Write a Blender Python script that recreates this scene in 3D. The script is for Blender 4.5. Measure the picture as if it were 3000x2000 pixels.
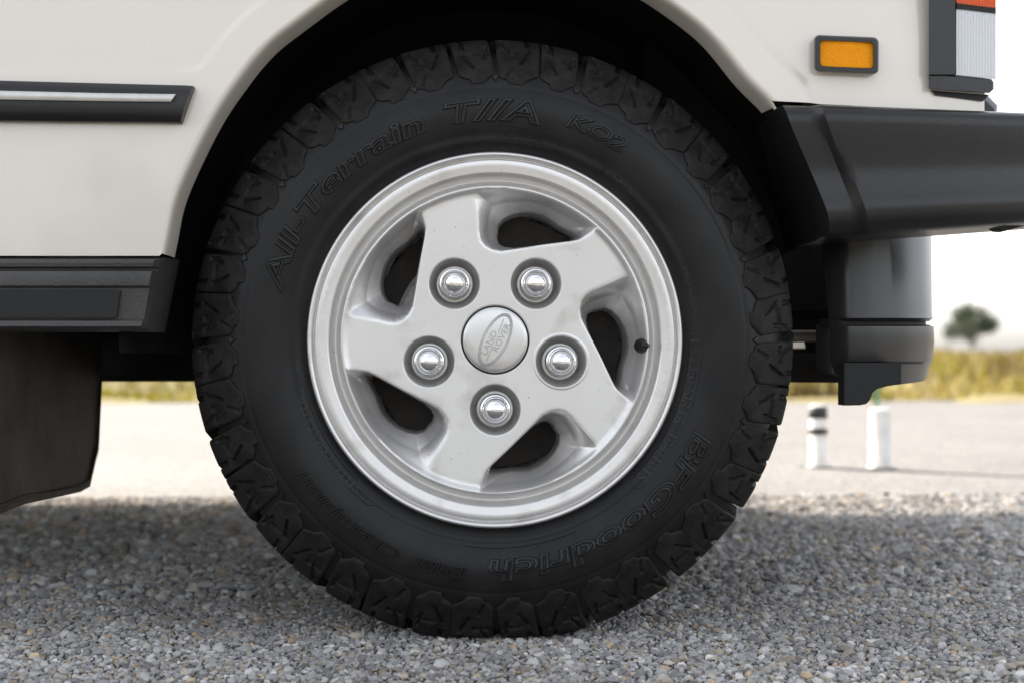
import bpy, math, random
import numpy as np
from mathutils import Vector, Matrix

random.seed(7)
rng = np.random.default_rng(7)
for o in list(bpy.data.objects):
    bpy.data.objects.remove(o, do_unlink=True)
SC = bpy.context.scene
COL = SC.collection
R = math.radians

# ------------------------------------------------------------------ camera
W, H = 3000, 2000
FPX = 50.0 / 36.0 * W
THETA = R(2.0)
CAMZ = 0.335
D0 = 1.675
fwd = Vector((math.sin(THETA), math.cos(THETA), 0))
rgt = Vector((math.cos(THETA), -math.sin(THETA), 0))
CAM = -(D0 * fwd) + (48 / FPX * D0) * rgt
CAM.z = CAMZ
PITCH = math.atan(50 / FPX)
cam_d = bpy.data.cameras.new('camera')
cam = bpy.data.objects.new('camera', cam_d)
COL.objects.link(cam)
cam.location = CAM
cam.rotation_euler = (math.pi / 2 + PITCH, 0, -THETA)
cam_d.lens = 50
cam_d.sensor_width = 36
cam_d.clip_start = 0.05
cam_d.clip_end = 3000
cam_d.dof.use_dof = True
cam_d.dof.focus_distance = 1.69
cam_d.dof.aperture_fstop = 4.0
SC.camera = cam

# ------------------------------------------------------------------ sky and sun
SUN_EL, SUN_AZ = R(42), R(-38)           # azimuth from +Y towards +X
wd = bpy.data.worlds.new('World')
SC.world = wd
wd.use_nodes = True
nt = wd.node_tree
nt.nodes.clear()
sky = nt.nodes.new('ShaderNodeTexSky')
sky.sky_type = 'NISHITA'
sky.sun_disc = False
sky.sun_elevation = SUN_EL
sky.sun_rotation = SUN_AZ
sky.air_density = 1.0
sky.dust_density = 3.0
sky.ozone_density = 1.0
hs = nt.nodes.new('ShaderNodeHueSaturation')
hs.inputs['Saturation'].default_value = 0.28
bg = nt.nodes.new('ShaderNodeBackground')
bg.inputs['Strength'].default_value = 0.15
out = nt.nodes.new('ShaderNodeOutputWorld')
nt.links.new(sky.outputs[0], hs.inputs['Color'])
nt.links.new(hs.outputs[0], bg.inputs[0])
nt.links.new(bg.outputs[0], out.inputs[0])
sd = bpy.data.lights.new('sun', 'SUN')
sd.energy = 2.6
sd.angle = R(0.53)
sd.color = (1.0, 0.87, 0.72)
sun = bpy.data.objects.new('sun', sd)
COL.objects.link(sun)
sdir = Vector((math.sin(SUN_AZ) * math.cos(SUN_EL), math.cos(SUN_AZ) * math.cos(SUN_EL), math.sin(SUN_EL)))
sun.rotation_euler = sdir.to_track_quat('Z', 'Y').to_euler()
sun.location = sdir * 20
vs = SC.view_settings
vs.view_transform = 'Standard'
vs.look = 'None'
vs.exposure = 1.72
vs.gamma = 1.0
vs.use_curve_mapping = False
SC.cycles.max_bounces = 8
SC.cycles.use_denoising = True


# ------------------------------------------------------------------ helpers
def ray(px, py):
    """direction from the camera through a pixel of the 3000 x 2000 frame"""
    up = Vector((0, 0, 1))
    f = fwd * math.cos(PITCH) + up * math.sin(PITCH)
    u = up * math.cos(PITCH) - fwd * math.sin(PITCH)
    return f + rgt * ((px - W / 2) / FPX) + u * ((H / 2 - py) / FPX)


def at(px, py, Y=0.0):
    """the point of the vertical plane at depth Y (or of the curved side Y(X)) seen at a pixel"""
    d = ray(px, py)
    y = Y(0.0) if callable(Y) else Y
    for _ in range(14 if callable(Y) else 1):
        p = CAM + d * ((y - CAM.y) / d.y)
        if callable(Y):
            y = 0.5 * y + 0.5 * Y(p.x)
    p = CAM + d * ((y - CAM.y) / d.y)
    return p


def lab(o, label=None, cat=None, group=None, kind=None):
    if label: o['label'] = label
    if cat: o['category'] = cat
    if group: o['group'] = group
    if kind: o['kind'] = kind
    return o


def empty(name, loc, parent=None):
    o = bpy.data.objects.new(name, None)
    COL.objects.link(o)
    o.location = loc
    o.empty_display_size = 0.1
    if parent: o.parent = parent
    return o


def make(name, v, f, mat=None, parent=None, smooth=False, local=False):
    """links ONE mesh object; the vertices are given in world space unless local"""
    me = bpy.data.meshes.new(name)
    v = np.asarray(v, float)
    if parent is not None and not local:
        v = v - np.array(wloc(parent))
    me.from_pydata(v.tolist(), [], [tuple(int(i) for i in q) for q in f])
    if smooth is True:
        me.polygons.foreach_set('use_smooth', [True] * len(me.polygons))
    me.update()
    if mat: me.materials.append(mat)
    o = bpy.data.objects.new(name, me)
    COL.objects.link(o)
    if parent: o.parent = parent
    return o


def make_np(name, v, loops, nper, mat, parent=None, smooth=True, col=None, local=False):
    """a large mesh from numpy arrays; faces all have nper corners"""
    v = np.asarray(v, np.float32)
    if parent is not None and not local:
        v = v - np.array(wloc(parent), np.float32)
    loops = np.asarray(loops, np.int32).ravel()
    nf = len(loops) // nper
    me = bpy.data.meshes.new(name)
    me.vertices.add(len(v)); me.vertices.foreach_set('co', v.ravel())
    me.loops.add(len(loops)); me.loops.foreach_set('vertex_index', loops)
    me.polygons.add(nf)
    me.polygons.foreach_set('loop_start', np.arange(nf, dtype=np.int32) * nper)
    me.polygons.foreach_set('use_smooth', np.full(nf, smooth))
    me.update(calc_edges=True)
    if col is not None:
        a = me.color_attributes.new('tint', 'FLOAT_COLOR', 'POINT')
        a.data.foreach_set('color', np.concatenate([col, np.ones((len(col), 1))], 1).astype(np.float32).ravel())
    me.materials.append(mat)
    o = bpy.data.objects.new(name, me)
    COL.objects.link(o)
    if parent: o.parent = parent
    return o


def wloc(o):
    p = Vector((0, 0, 0))
    while o is not None:
        p = p + o.location
        o = o.parent
    return p


class MB:
    """collects shapes into one mesh"""
    def __init__(s): s.v = []; s.f = []

    def add(s, v, f):
        b = len(s.v)
        s.v += [tuple(p) for p in v]
        s.f += [tuple(i + b for i in q) for q in f]
        return s

    def box(s, x0, x1, y0, y1, z0, z1, bev=0.0):
        if bev <= 0:
            v = [(x, y, z) for x in (x0, x1) for y in (y0, y1) for z in (z0, z1)]
            return s.add(v, [(0, 1, 3, 2), (4, 6, 7, 5), (0, 4, 5, 1), (2, 3, 7, 6), (0, 2, 6, 4), (1, 5, 7, 3)])
        # chamfered in the x-z outline and on both y ends
        def ring(y, i):
            b = bev
            return [(x0 + b + i, y, z0 + i), (x1 - b - i, y, z0 + i), (x1 - i, y, z0 + b + i), (x1 - i, y, z1 - b - i),
                    (x1 - b - i, y, z1 - i), (x0 + b + i, y, z1 - i), (x0 + i, y, z1 - b - i), (x0 + i, y, z0 + b + i)]
        rs = [ring(y0, bev * .6), ring(y0 + bev, 0), ring(y1 - bev, 0), ring(y1, bev * .6)]
        return s.loft(rs, cap=True)

    def loft(s, rings, cap=False, closed=True):
        n = len(rings[0])
        v = [p for r_ in rings for p in r_]
        f = []
        for a in range(len(rings) - 1):
            for i in range(n if closed else n - 1):
                j = (i + 1) % n
                f.append((a * n + i, a * n + j, (a + 1) * n + j, (a + 1) * n + i))
        if cap:
            f.append(tuple(range(n - 1, -1, -1)))
            f.append(tuple((len(rings) - 1) * n + i for i in range(n)))
        return s.add(v, f)

    def tube(s, pts, rad, n=12, cap=True):
        pts = [Vector(p) for p in pts]
        rings = []
        for i, p in enumerate(pts):
            d = (pts[min(i + 1, len(pts) - 1)] - pts[max(i - 1, 0)]).normalized()
            a = d.orthogonal().normalized(); b = d.cross(a)
            r_ = rad[i] if isinstance(rad, (list, tuple)) else rad
            rings.append([tuple(p + a * (r_ * math.cos(2 * math.pi * k / n)) + b * (r_ * math.sin(2 * math.pi * k / n))) for k in range(n)])
        # keep neighbouring rings aligned
        for k in range(1, len(rings)):
            p0 = Vector(rings[k - 1][0])
            best = min(range(n), key=lambda q: (Vector(rings[k][q]) - p0).length)
            rings[k] = rings[k][best:] + rings[k][:best]
        return s.loft(rings, cap=cap)

    def build(s, name, mat, parent=None, smooth=False):
        return make(name, s.v, s.f, mat, parent, smooth)


def smooth_by_angle(o, deg=35):
    me = o.data
    me.polygons.foreach_set('use_smooth', [True] * len(me.polygons))
    me.set_sharp_from_angle(angle=R(deg))


def revolve(prof, n=160, cy=0.0, cx=0.0, cz=0.0):
    """prof: (r, Y) pairs turned round the Y axis through (cx, cz)"""
    v = []; f = []
    m = len(prof)
    for i in range(n):
        a = 2 * math.pi * i / n
        for r_, y in prof:
            v.append((cx + r_ * math.cos(a), cy + y, cz + r_ * math.sin(a)))
    for i in range(n):
        j = (i + 1) % n
        for k in range(m - 1):
            f.append((i * m + k, i * m + k + 1, j * m + k + 1, j * m + k))
    return v, f


def sstep(x):
    x = np.clip(x, 0, 1)
    return x * x * (3 - 2 * x)


# ------------------------------------------------------------------ materials
def mat(name, base=(.5, .5, .5), rough=.5, metal=0.0, coat=0.0, spec=.5, bump=0.0, bscale=200.0, bdist=.001,
        var=0.0, vscale=6.0, vcol=None, rvar=0.0, trans=0.0, attr=None, ior=1.5, specks=None):
    m = bpy.data.materials.new(name)
    m.use_nodes = True
    t = m.node_tree
    b = t.nodes['Principled BSDF']
    b.inputs['Base Color'].default_value = (*base, 1)
    b.inputs['Roughness'].default_value = rough
    b.inputs['Metallic'].default_value = metal
    b.inputs['Coat Weight'].default_value = coat
    b.inputs['Coat Roughness'].default_value = 0.05
    b.inputs['Specular IOR Level'].default_value = spec
    b.inputs['Transmission Weight'].default_value = trans
    b.inputs['IOR'].default_value = ior
    tc = t.nodes.new('ShaderNodeTexCoord')
    if var or vcol or rvar:
        nz = t.nodes.new('ShaderNodeTexNoise')
        nz.inputs['Scale'].default_value = vscale
        nz.inputs['Detail'].default_value = 8
        nz.inputs['Roughness'].default_value = .65
        t.links.new(tc.outputs['Object'], nz.inputs['Vector'])
        rp = t.nodes.new('ShaderNodeValToRGB')
        rp.color_ramp.elements[0].position = .35
        rp.color_ramp.elements[1].position = .68
        c2 = vcol or tuple(min(1, c * (1 + var)) for c in base)
        rp.color_ramp.elements[0].color = (*base, 1)
        rp.color_ramp.elements[1].color = (*c2, 1)
        t.links.new(nz.outputs['Fac'], rp.inputs[0])
        t.links.new(rp.outputs[0], b.inputs['Base Color'])
        if rvar:
            mr = t.nodes.new('ShaderNodeMapRange')
            mr.inputs['To Min'].default_value = rough - rvar
            mr.inputs['To Max'].default_value = rough + rvar
            t.links.new(nz.outputs['Fac'], mr.inputs['Value'])
            t.links.new(mr.outputs[0], b.inputs['Roughness'])
    if specks:                       # small marks with a shape of their own: chips, dust, spatter
        for (sc_, sscale, th0, th1, amt) in specks:
            n3 = t.nodes.new('ShaderNodeTexNoise'); n3.inputs['Scale'].default_value = sscale; n3.inputs['Detail'].default_value = 3
            t.links.new(tc.outputs['Object'], n3.inputs['Vector'])
            m3 = t.nodes.new('ShaderNodeMapRange'); m3.inputs['From Min'].default_value = th0; m3.inputs['From Max'].default_value = th1
            m3.inputs['To Max'].default_value = amt
            t.links.new(n3.outputs['Fac'], m3.inputs['Value'])
            mx3 = t.nodes.new('ShaderNodeMix'); mx3.data_type = 'RGBA'
            src = b.inputs['Base Color'].links[0].from_socket if b.inputs['Base Color'].links else None
            if src: t.links.new(src, mx3.inputs[6])
            else: mx3.inputs[6].default_value = (*base, 1)
            mx3.inputs[7].default_value = (*sc_, 1)
            t.links.new(m3.outputs[0], mx3.inputs[0])
            t.links.new(mx3.outputs[2], b.inputs['Base Color'])
    if attr:
        an = t.nodes.new('ShaderNodeAttribute')
        an.attribute_name = attr
        t.links.new(an.outputs['Color'], b.inputs['Base Color'])
    if bump:
        n2 = t.nodes.new('ShaderNodeTexNoise')
        n2.inputs['Scale'].default_value = bscale
        n2.inputs['Detail'].default_value = 4
        t.links.new(tc.outputs['Object'], n2.inputs['Vector'])
        bp = t.nodes.new('ShaderNodeBump')
        bp.inputs['Strength'].default_value = bump
        bp.inputs['Distance'].default_value = bdist
        t.links.new(n2.outputs['Fac'], bp.inputs['Height'])
        t.links.new(bp.outputs[0], b.inputs['Normal'])
    return m


M = {}
M['paint'] = mat('cream_paint', (.685, .627, .552), .24, coat=1.0, bump=.04, bscale=9, bdist=.01, var=.03, vscale=2.5, specks=[((.25, .21, .17), 210, .755, .80, .7), ((.42, .36, .29), 3.5, .60, .85, .35)])
M['plastic'] = mat('black_plastic', (.009, .009, .0095), .30, spec=.42, bump=.22, bscale=520, bdist=.0010, vcol=(.014, .0135, .013), vscale=5, rvar=.05, specks=[((.10, .09, .08), 330, .72, .78, .6)])
M['trim'] = mat('grained_plastic', (.036, .035, .034), .5, bump=.6, bscale=420, bdist=.0016, vcol=(.058, .055, .053), vscale=7)
M['rubber'] = mat('tyre_rubber', (.0075, .0075, .008), .37, spec=.22, bump=.15, bscale=300, bdist=.0008, vcol=(.016, .0155, .015), vscale=14, rvar=.08, specks=[((.07, .062, .052), 260, .68, .78, .45)])
M['tread'] = mat('dusty_tread_rubber', (.010, .010, .010), .55, spec=.13, bump=.45, bscale=260, bdist=.0012, vcol=(.026, .024, .021), vscale=55, rvar=.08, specks=[((.09, .078, .062), 190, .66, .78, .55)])
M['letter'] = mat('moulded_rubber', (.013, .013, .0135), .28, spec=.30)
M['silver'] = mat('silver_alloy', (.67, .655, .64), .34, metal=.72, bump=.10, bscale=1500, bdist=.0004, var=.05, vscale=14, rvar=.06, specks=[((.10, .085, .07), 240, .71, .78, .75), ((.30, .26, .22), 22, .58, .80, .45)])
M['cast'] = mat('rough_cast_alloy', (.20, .195, .19), .55, metal=.5, bump=1.0, bscale=520, bdist=.003, vcol=(.42, .41, .40), vscale=260)
M['chrome'] = mat('chrome', (.90, .90, .90), .012, metal=1.0)
M['dark'] = mat('dark_underside', (.010, .010, .010), .8, spec=.2, bump=.5, bscale=40, bdist=.004, vcol=(.022, .019, .016), vscale=9)
M['steel'] = mat('dull_steel', (.16, .15, .14), .5, metal=.7, vcol=(.10, .06, .035), vscale=14)
M['brake'] = mat('shade_dark_brake_iron', (.012, .011, .010), .7, spec=.2, vcol=(.03, .024, .019), vscale=30)  # near-black base puts the shade inside the wheel holes into the colour
M['flap'] = mat('mud_flap_rubber', (.013, .0125, .012), .5, spec=.25, bump=.3, bscale=120, bdist=.002, vcol=(.060, .048, .038), vscale=11)
M['strip'] = mat('brushed_strip', (.52, .50, .48), .35, metal=.75, var=.15, vscale=60)
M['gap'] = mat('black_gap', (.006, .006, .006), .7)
M['white'] = mat('white_painted_post', (.74, .73, .70), .5, vcol=(.58, .55, .50), vscale=18, specks=[((.2, .17, .14), 60, .62, .72, .7)])
M['black'] = mat('black_band', (.02, .02, .022), .5, var=.3)
M['green'] = mat('green_stake_paint', (.03, .20, .10), .5, var=.2)
M['apron'] = mat('grey_apron', (.028, .0275, .027), .32, spec=.5, bump=.1, bscale=200, var=.2, vscale=5)

# amber lens with a moulded diamond grid
def lens_mat(name, base, scale, rough=.18, kind='diamond', emit=None):
    m = mat(name, base, rough, coat=.6)
    t = m.node_tree
    b = t.nodes['Principled BSDF']
    b.inputs['Subsurface Weight'].default_value = .25
    b.inputs['Subsurface Radius'].default_value = (.004, .003, .001)
    return m
M['amber'] = lens_mat('amber_lens', (.93, .43, .015), 200)
M['orange'] = lens_mat('orange_lens', (.90, .16, .01), 200)
M['clear'] = mat('clear_ribbed_lens', (.74, .74, .74), .16, metal=.35, coat=.8)


def ground_mat(name, chips):
    m = bpy.data.materials.new(name)
    m.use_nodes = True
    t = m.node_tree
    b = t.nodes['Principled BSDF']
    b.inputs['Roughness'].default_value = .85
    b.inputs['Specular IOR Level'].default_value = .25
    tc = t.nodes.new('ShaderNodeTexCoord')
    if chips:
        an = t.nodes.new('ShaderNodeAttribute'); an.attribute_name = 'tint'
        nz = t.nodes.new('ShaderNodeTexNoise'); nz.inputs['Scale'].default_value = 420; nz.inputs['Detail'].default_value = 5
        t.links.new(tc.outputs['Object'], nz.inputs['Vector'])
        mr = t.nodes.new('ShaderNodeMapRange'); mr.inputs['To Min'].default_value = .72; mr.inputs['To Max'].default_value = 1.25
        t.links.new(nz.outputs['Fac'], mr.inputs['Value'])
        mx = t.nodes.new('ShaderNodeVectorMath'); mx.operation = 'SCALE'
        t.links.new(an.outputs['Color'], mx.inputs[0]); t.links.new(mr.outputs[0], mx.inputs['Scale'])
        t.links.new(mx.outputs[0], b.inputs['Base Color'])
        bp = t.nodes.new('ShaderNodeBump'); bp.inputs['Strength'].default_value = .4; bp.inputs['Distance'].default_value = .001
        t.links.new(nz.outputs['Fac'], bp.inputs['Height']); t.links.new(bp.outputs[0], b.inputs['Normal'])
        return m
    vo = t.nodes.new('ShaderNodeTexVoronoi'); vo.inputs['Scale'].default_value = 125
    t.links.new(tc.outputs['Object'], vo.inputs['Vector'])
    rp = t.nodes.new('ShaderNodeValToRGB')
    e = rp.color_ramp.elements
    e[0].position = 0; e[0].color = (.12, .118, .115, 1)
    e[1].position = 1; e[1].color = (.40, .39, .375, 1)
    for p, c in ((.3, (.28, .275, .265, 1)), (.55, (.34, .31, .275, 1)), (.75, (.27, .268, .262, 1))):
        k = e.new(p); k.color = c
    sp = t.nodes.new('ShaderNodeSeparateColor')
    t.links.new(vo.outputs['Color'], sp.inputs[0])
    t.links.new(sp.outputs[0], rp.inputs[0])
    big = t.nodes.new('ShaderNodeTexNoise'); big.inputs['Scale'].default_value = 1.3; big.inputs['Detail'].default_value = 6
    t.links.new(tc.outputs['Object'], big.inputs['Vector'])
    mr = t.nodes.new('ShaderNodeMapRange'); mr.inputs['To Min'].default_value = .50; mr.inputs['To Max'].default_value = .86
    t.links.new(big.outputs['Fac'], mr.inputs['Value'])
    mx = t.nodes.new('ShaderNodeVectorMath'); mx.operation = 'SCALE'
    t.links.new(rp.outputs[0], mx.inputs[0]); t.links.new(mr.outputs[0], mx.inputs['Scale'])
    t.links.new(mx.outputs[0], b.inputs['Base Color'])
    bp = t.nodes.new('ShaderNodeBump'); bp.inputs['Strength'].default_value = .8; bp.inputs['Distance'].default_value = .006
    bp.invert = True
    t.links.new(vo.outputs['Distance'], bp.inputs['Height']); t.links.new(bp.outputs[0], b.inputs['Normal'])
    return m


M['road'] = ground_mat('chip_seal_road', False)
M['chips'] = ground_mat('stone_chip', True)
M['bitumen'] = mat('bitumen', (.030, .029, .028), .8, bump=.8, bscale=160, bdist=.004, vcol=(.10, .097, .092), vscale=130)

# ------------------------------------------------------------------ ground
g = MB()
S = 900.0
xs = [-S, -1.9, 1.9, S]; ys = [-S, -0.62, 1.81, S]
gv = [(x, y, 0) for y in ys for x in xs]
gf = []
for j in range(3):
    for i in range(3):
        if (i, j) == (1, 1): continue
        a = j * 4 + i
        gf.append((a, a + 1, a + 5, a + 4))
lab(make('road', gv, gf, M['road']), 'pale chip seal road running away behind the car', kind='structure')
bed = make('road_bed', [(xs[1], ys[1], -.0035), (xs[2], ys[1], -.0035), (xs[2], ys[2], -.0035), (xs[1], ys[2], -.0035)], [(0, 1, 2, 3)], M['bitumen'])
lab(bed, 'dark bitumen between the road stones under the car', kind='structure')


def ico(sub):
    t = (1 + 5 ** .5) / 2
    v = [(-1, t, 0), (1, t, 0), (-1, -t, 0), (1, -t, 0), (0, -1, t), (0, 1, t), (0, -1, -t), (0, 1, -t), (t, 0, -1), (t, 0, 1), (-t, 0, -1), (-t, 0, 1)]
    f = [(0, 11, 5), (0, 5, 1), (0, 1, 7), (0, 7, 10), (0, 10, 11), (1, 5, 9), (5, 11, 4), (11, 10, 2), (10, 7, 6), (7, 1, 8),
         (3, 9, 4), (3, 4, 2), (3, 2, 6), (3, 6, 8), (3, 8, 9), (4, 9, 5), (2, 4, 11), (6, 2, 10), (8, 6, 7), (9, 8, 1)]
    v = [np.array(p) / np.linalg.norm(p) for p in v]
    for _ in range(sub):
        cache = {}; nf = []
        def mid(a, b):
            k = (min(a, b), max(a, b))
            if k not in cache:
                m = v[a] + v[b]; v.append(m / np.linalg.norm(m)); cache[k] = len(v) - 1
            return cache[k]
        for a, b, c in f:
            x, y, z = mid(a, b), mid(b, c), mid(c, a)
            nf += [(a, x, z), (b, y, x), (c, z, y), (x, y, z)]
        f = nf
    return np.array(v), np.array(f)


def chips(name, x0, x1, y0, y1, dens, mean, label, sub=0):
    n = int((x1 - x0) * (y1 - y0) * dens)
    # jittered grid, so the stones lie packed side by side
    nx = max(1, int(round(math.sqrt(n * (x1 - x0) / (y1 - y0)))))
    ny = max(1, int(round(n / nx)))
    gx, gy = np.meshgrid(np.arange(nx), np.arange(ny))
    px = x0 + (gx.ravel() + .5 + rng.uniform(-.55, .55, nx * ny)) * (x1 - x0) / nx
    py = y0 + (gy.ravel() + .5 + rng.uniform(-.55, .55, nx * ny)) * (y1 - y0) / ny
    px = np.clip(px, x0, x1); py = np.clip(py, y0, y1)
    n = nx * ny
    bv, bf = ico(sub)
    nv = len(bv)
    size = np.clip(rng.lognormal(0, .36, n), .5, 2.6) * mean
    sc = np.stack([size * rng.uniform(.8, 1.35, n), size * rng.uniform(.8, 1.25, n), size * rng.uniform(.55, .95, n)], 1)
    jit = 1 + rng.uniform(-.05, .05, (n, nv))
    U_ = np.repeat(bv[None], n, 0)
    for _c in range(6):                      # crushed stone: flat faces cut at random
        nn_ = rng.normal(0, 1, (n, 3)); nn_ /= np.linalg.norm(nn_, axis=1, keepdims=True)
        ex = np.clip(np.einsum('ijk,ik->ij', U_, nn_) - rng.uniform(.45, .78, n)[:, None], 0, None)
        U_ -= ex[:, :, None] * nn_[:, None, :]
    V = U_ * jit[:, :, None] * sc[:, None, :] * 1.22
    # tilt, then spin
    ta = rng.uniform(-.5, .5, n); c, s = np.cos(ta)[:, None], np.sin(ta)[:, None]
    V = np.stack([V[:, :, 0] * c - V[:, :, 2] * s, V[:, :, 1], V[:, :, 0] * s + V[:, :, 2] * c], 2)
    sa = rng.uniform(0, 6.283, n); c, s = np.cos(sa)[:, None], np.sin(sa)[:, None]
    V = np.stack([V[:, :, 0] * c - V[:, :, 1] * s, V[:, :, 0] * s + V[:, :, 1] * c, V[:, :, 2]], 2)
    V[:, :, 0] += px[:, None]; V[:, :, 1] += py[:, None]
    V[:, :, 2] += (-.0035 + size * rng.uniform(-.05, .55, n))[:, None]
    pal = np.array([(.37, .362, .35), (.29, .287, .285), (.46, .45, .435), (.42, .375, .32), (.33, .285, .235), (.18, .176, .172), (.56, .545, .52), (.45, .34, .23), (.34, .337, .335)])
    pr = np.array([.21, .17, .15, .12, .08, .08, .06, .03, .10])
    cc = pal[rng.choice(len(pal), n, p=pr / pr.sum())] * rng.uniform(.66, 1.22, n)[:, None]
    tone = np.sin(px * 9 + 2 * np.sin(py * 5)) * .5 + np.sin(py * 13 - px * 4) * .35 + np.sin(px * 31 + py * 23) * .25
    cc = cc * (1 + .16 * tone)[:, None]
    colr = np.repeat(cc, nv, 0)
    F = (bf[None] + (np.arange(n) * nv)[:, None, None]).reshape(-1)
    o = make_np(name, V.reshape(-1, 3), F, 3, M['chips'], smooth=False, col=colr)
    lab(o, label, 'stones', kind='stuff')


chips('stone_chips', -.86, .86, -.60, .35, 29000, .0028, 'grey and tan stone chips of the road in front of the tyre')
chips('stone_chips', -1.9, -.86, -.60, .35, 6000, .0058, 'stone chips of the road left of the frame')
chips('stone_chips', .86, 1.9, -.60, .35, 6000, .0058, 'stone chips of the road right of the frame')
chips('stone_chips', -1.4, 1.9, .35, 1.80, 12500, .0043, 'darker stone chips of the road in the shade under the car')

# joint across the road
p0 = Vector((-.3, 2.83, 0)); 
def gpt(px, py):
    d = ray(px, py)
    return CAM + d * (-CAM.z / d.z)
ja, jb = gpt(2340, 1367), gpt(3080, 1401)
dv = (jb - ja).normalized(); nn = Vector((-dv.y, dv.x, 0))
mb = MB()
ring = []
for k in range(60):
    p = ja + (jb - ja) * (k / 59)
    w = .008 + .004 * random.random()
    ring.append([tuple(p - nn * w + Vector((0, 0, .0005))), tuple(p - nn * w * .4 + Vector((0, 0, .004))), tuple(p + nn * w * .4 + Vector((0, 0, .004))), tuple(p + nn * w + Vector((0, 0, .0005)))])
mb.loft(ring, closed=False)
lab(mb.build('road_joint', M['bitumen']), 'thin dark sealed joint crossing the sunlit road', kind='structure')

# grass bank beyond the road
def bank_h(x, y):
    e = 9.35 + .055 * x + .12 * np.sin(x * 1.7) + .08 * np.sin(x * 4.1 + 1)
    return .02 + .30 * sstep((y - e) / 2.6) + .03 * np.sin(x * 2.3 + y) + .02 * np.sin(x * 5.7 - y * 3)
gx, gy = np.meshgrid(np.linspace(-16, 16, 161), np.concatenate([np.linspace(9.0, 14, 40), np.linspace(15, 60, 12)]))
gz = bank_h(gx, gy)
gz[0] = -.02
nyy, nxx = gx.shape
idx = np.arange(nyy * nxx).reshape(nyy, nxx)
q = np.stack([idx[:-1, :-1], idx[:-1, 1:], idx[1:, 1:], idx[1:, :-1]], -1)
M['soil'] = mat('dry_soil', (.20, .165, .085), .9, vcol=(.26, .22, .07), vscale=3, bump=.6, bscale=30, bdist=.03)
lab(make_np('grass_verge', np.stack([gx, gy, gz], -1).reshape(-1, 3), q, 4, M['soil']), 'low bank of dry ground along the far side of the road', kind='structure')
n = 42000
bx = rng.uniform(-13, 13, n); by = 9.3 + .055 * bx + rng.power(.75, n) * 4.5
bz = bank_h(bx, by)
hh = rng.uniform(.04, .17, n) * (0.55 + .9 * (np.sin(bx * 1.9 + by) * .5 + .5)); ww = rng.uniform(.008, .018, n)
aa = rng.uniform(0, 6.28, n); lx = rng.normal(0, .05, n); ly = rng.normal(0, .05, n)
V = np.zeros((n, 3, 3))
V[:, 0] = np.stack([bx - ww * np.cos(aa), by - ww * np.sin(aa), bz - .02], 1)
V[:, 1] = np.stack([bx + ww * np.cos(aa), by + ww * np.sin(aa), bz - .02], 1)
V[:, 2] = np.stack([bx + lx, by + ly, bz + hh], 1)
gp = np.array([(.33, .30, .004), (.37, .29, .006), (.35, .24, .05), (.21, .21, .008), (.36, .27, .10), (.10, .07, .02)])
dry = 1 / (1 + np.exp(-(bx - .5) * 1.5))[:, None]
w_ = np.array([.3, .3, .1, .2, .05, .05]) * (1 - dry) + np.array([.12, .15, .3, .1, .25, .08]) * dry
cum = np.cumsum(w_ / w_.sum(1, keepdims=True), 1)
ci = (rng.random(n)[:, None] > cum).sum(1).clip(0, 5)
pat = np.sin(bx * 2.1 + 1.3 * np.sin(by * 1.7)) + np.sin(bx * 4.7 - by * 2.2) * .7 + np.sin(by * 3.1 + bx * .6) * .6
cc = gp[ci] * rng.uniform(.8, 1.2, n)[:, None] * (1 + .28 * np.clip(pat, -1.6, 1.6) / 1.6)[:, None]
cc[pat < -1.25] *= np.array([.6, .5, .7])
M['grass'] = mat('grass_blade', rough=.7, attr='tint')
M['grass'].node_tree.nodes['Principled BSDF'].inputs['Subsurface Weight'].default_value = 0
go = make_np('grass', V.reshape(-1, 3), np.arange(n * 3), 3, M['grass'], smooth=False, col=np.repeat(cc, 3, 0))
lab(go, 'yellow green and straw coloured grass on the bank across the road', 'grass', kind='stuff')

# ------------------------------------------------------------------ the car
car = lab(empty('off_road_car', (0, .9, 0)), 'cream off-road car seen close at its front wheel', 'car')

FL = -.03                        # depth of the flat side of the front wing
def side_y(x):                   # plan curve of the body side: it turns away towards the nose
    t = max(0.0, x - .40)
    return FL + .95 * t * t * (1 if t < .4 else 1)

HUBPX = np.array([1454.0, 995.0])
arch_px = [(494, 758), (508, 690), (516, 640), (528, 591), (563, 505), (594, 440), (625, 378), (664, 312), (708, 250), (758, 184), (812, 127), (864, 87), (918, 46),
           (976, 2), (1060, -52), (1180, -105), (1300, -133), (1452, -143), (1600, -133), (1730, -100), (1850, -48), (1930, 4), (2012, 64), (2070, 112), (2118, 158), (2170, 212), (2222, 262), (2262, 300),
           (2284, 332), (2300, 372), (2322, 420), (2345, 466), (2366, 512), (2390, 572), (2408, 625), (2416, 660), (2421, 694)]

def polar(p):
    d = np.array(p, float) - HUBPX
    return math.degrees(math.atan2(-d[1], d[0])), float(np.hypot(*d))
pol = sorted(polar(p) for p in arch_px)
PA = np.array([p[0] for p in pol]); PR = np.array([p[1] for p in pol])
# smooth the traced radius a little
phs = np.linspace(PA[0], PA[-1], 400)
rr = np.interp(phs, PA, PR)
ker = np.hanning(15); ker /= ker.sum()
rs_ = np.convolve(np.pad(rr, 7, mode='edge'), ker, 'valid')
def arch_r(phi): return float(np.interp(phi, phs, rs_)) + 20 * float(sstep((phi - 44) / 14))

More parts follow.
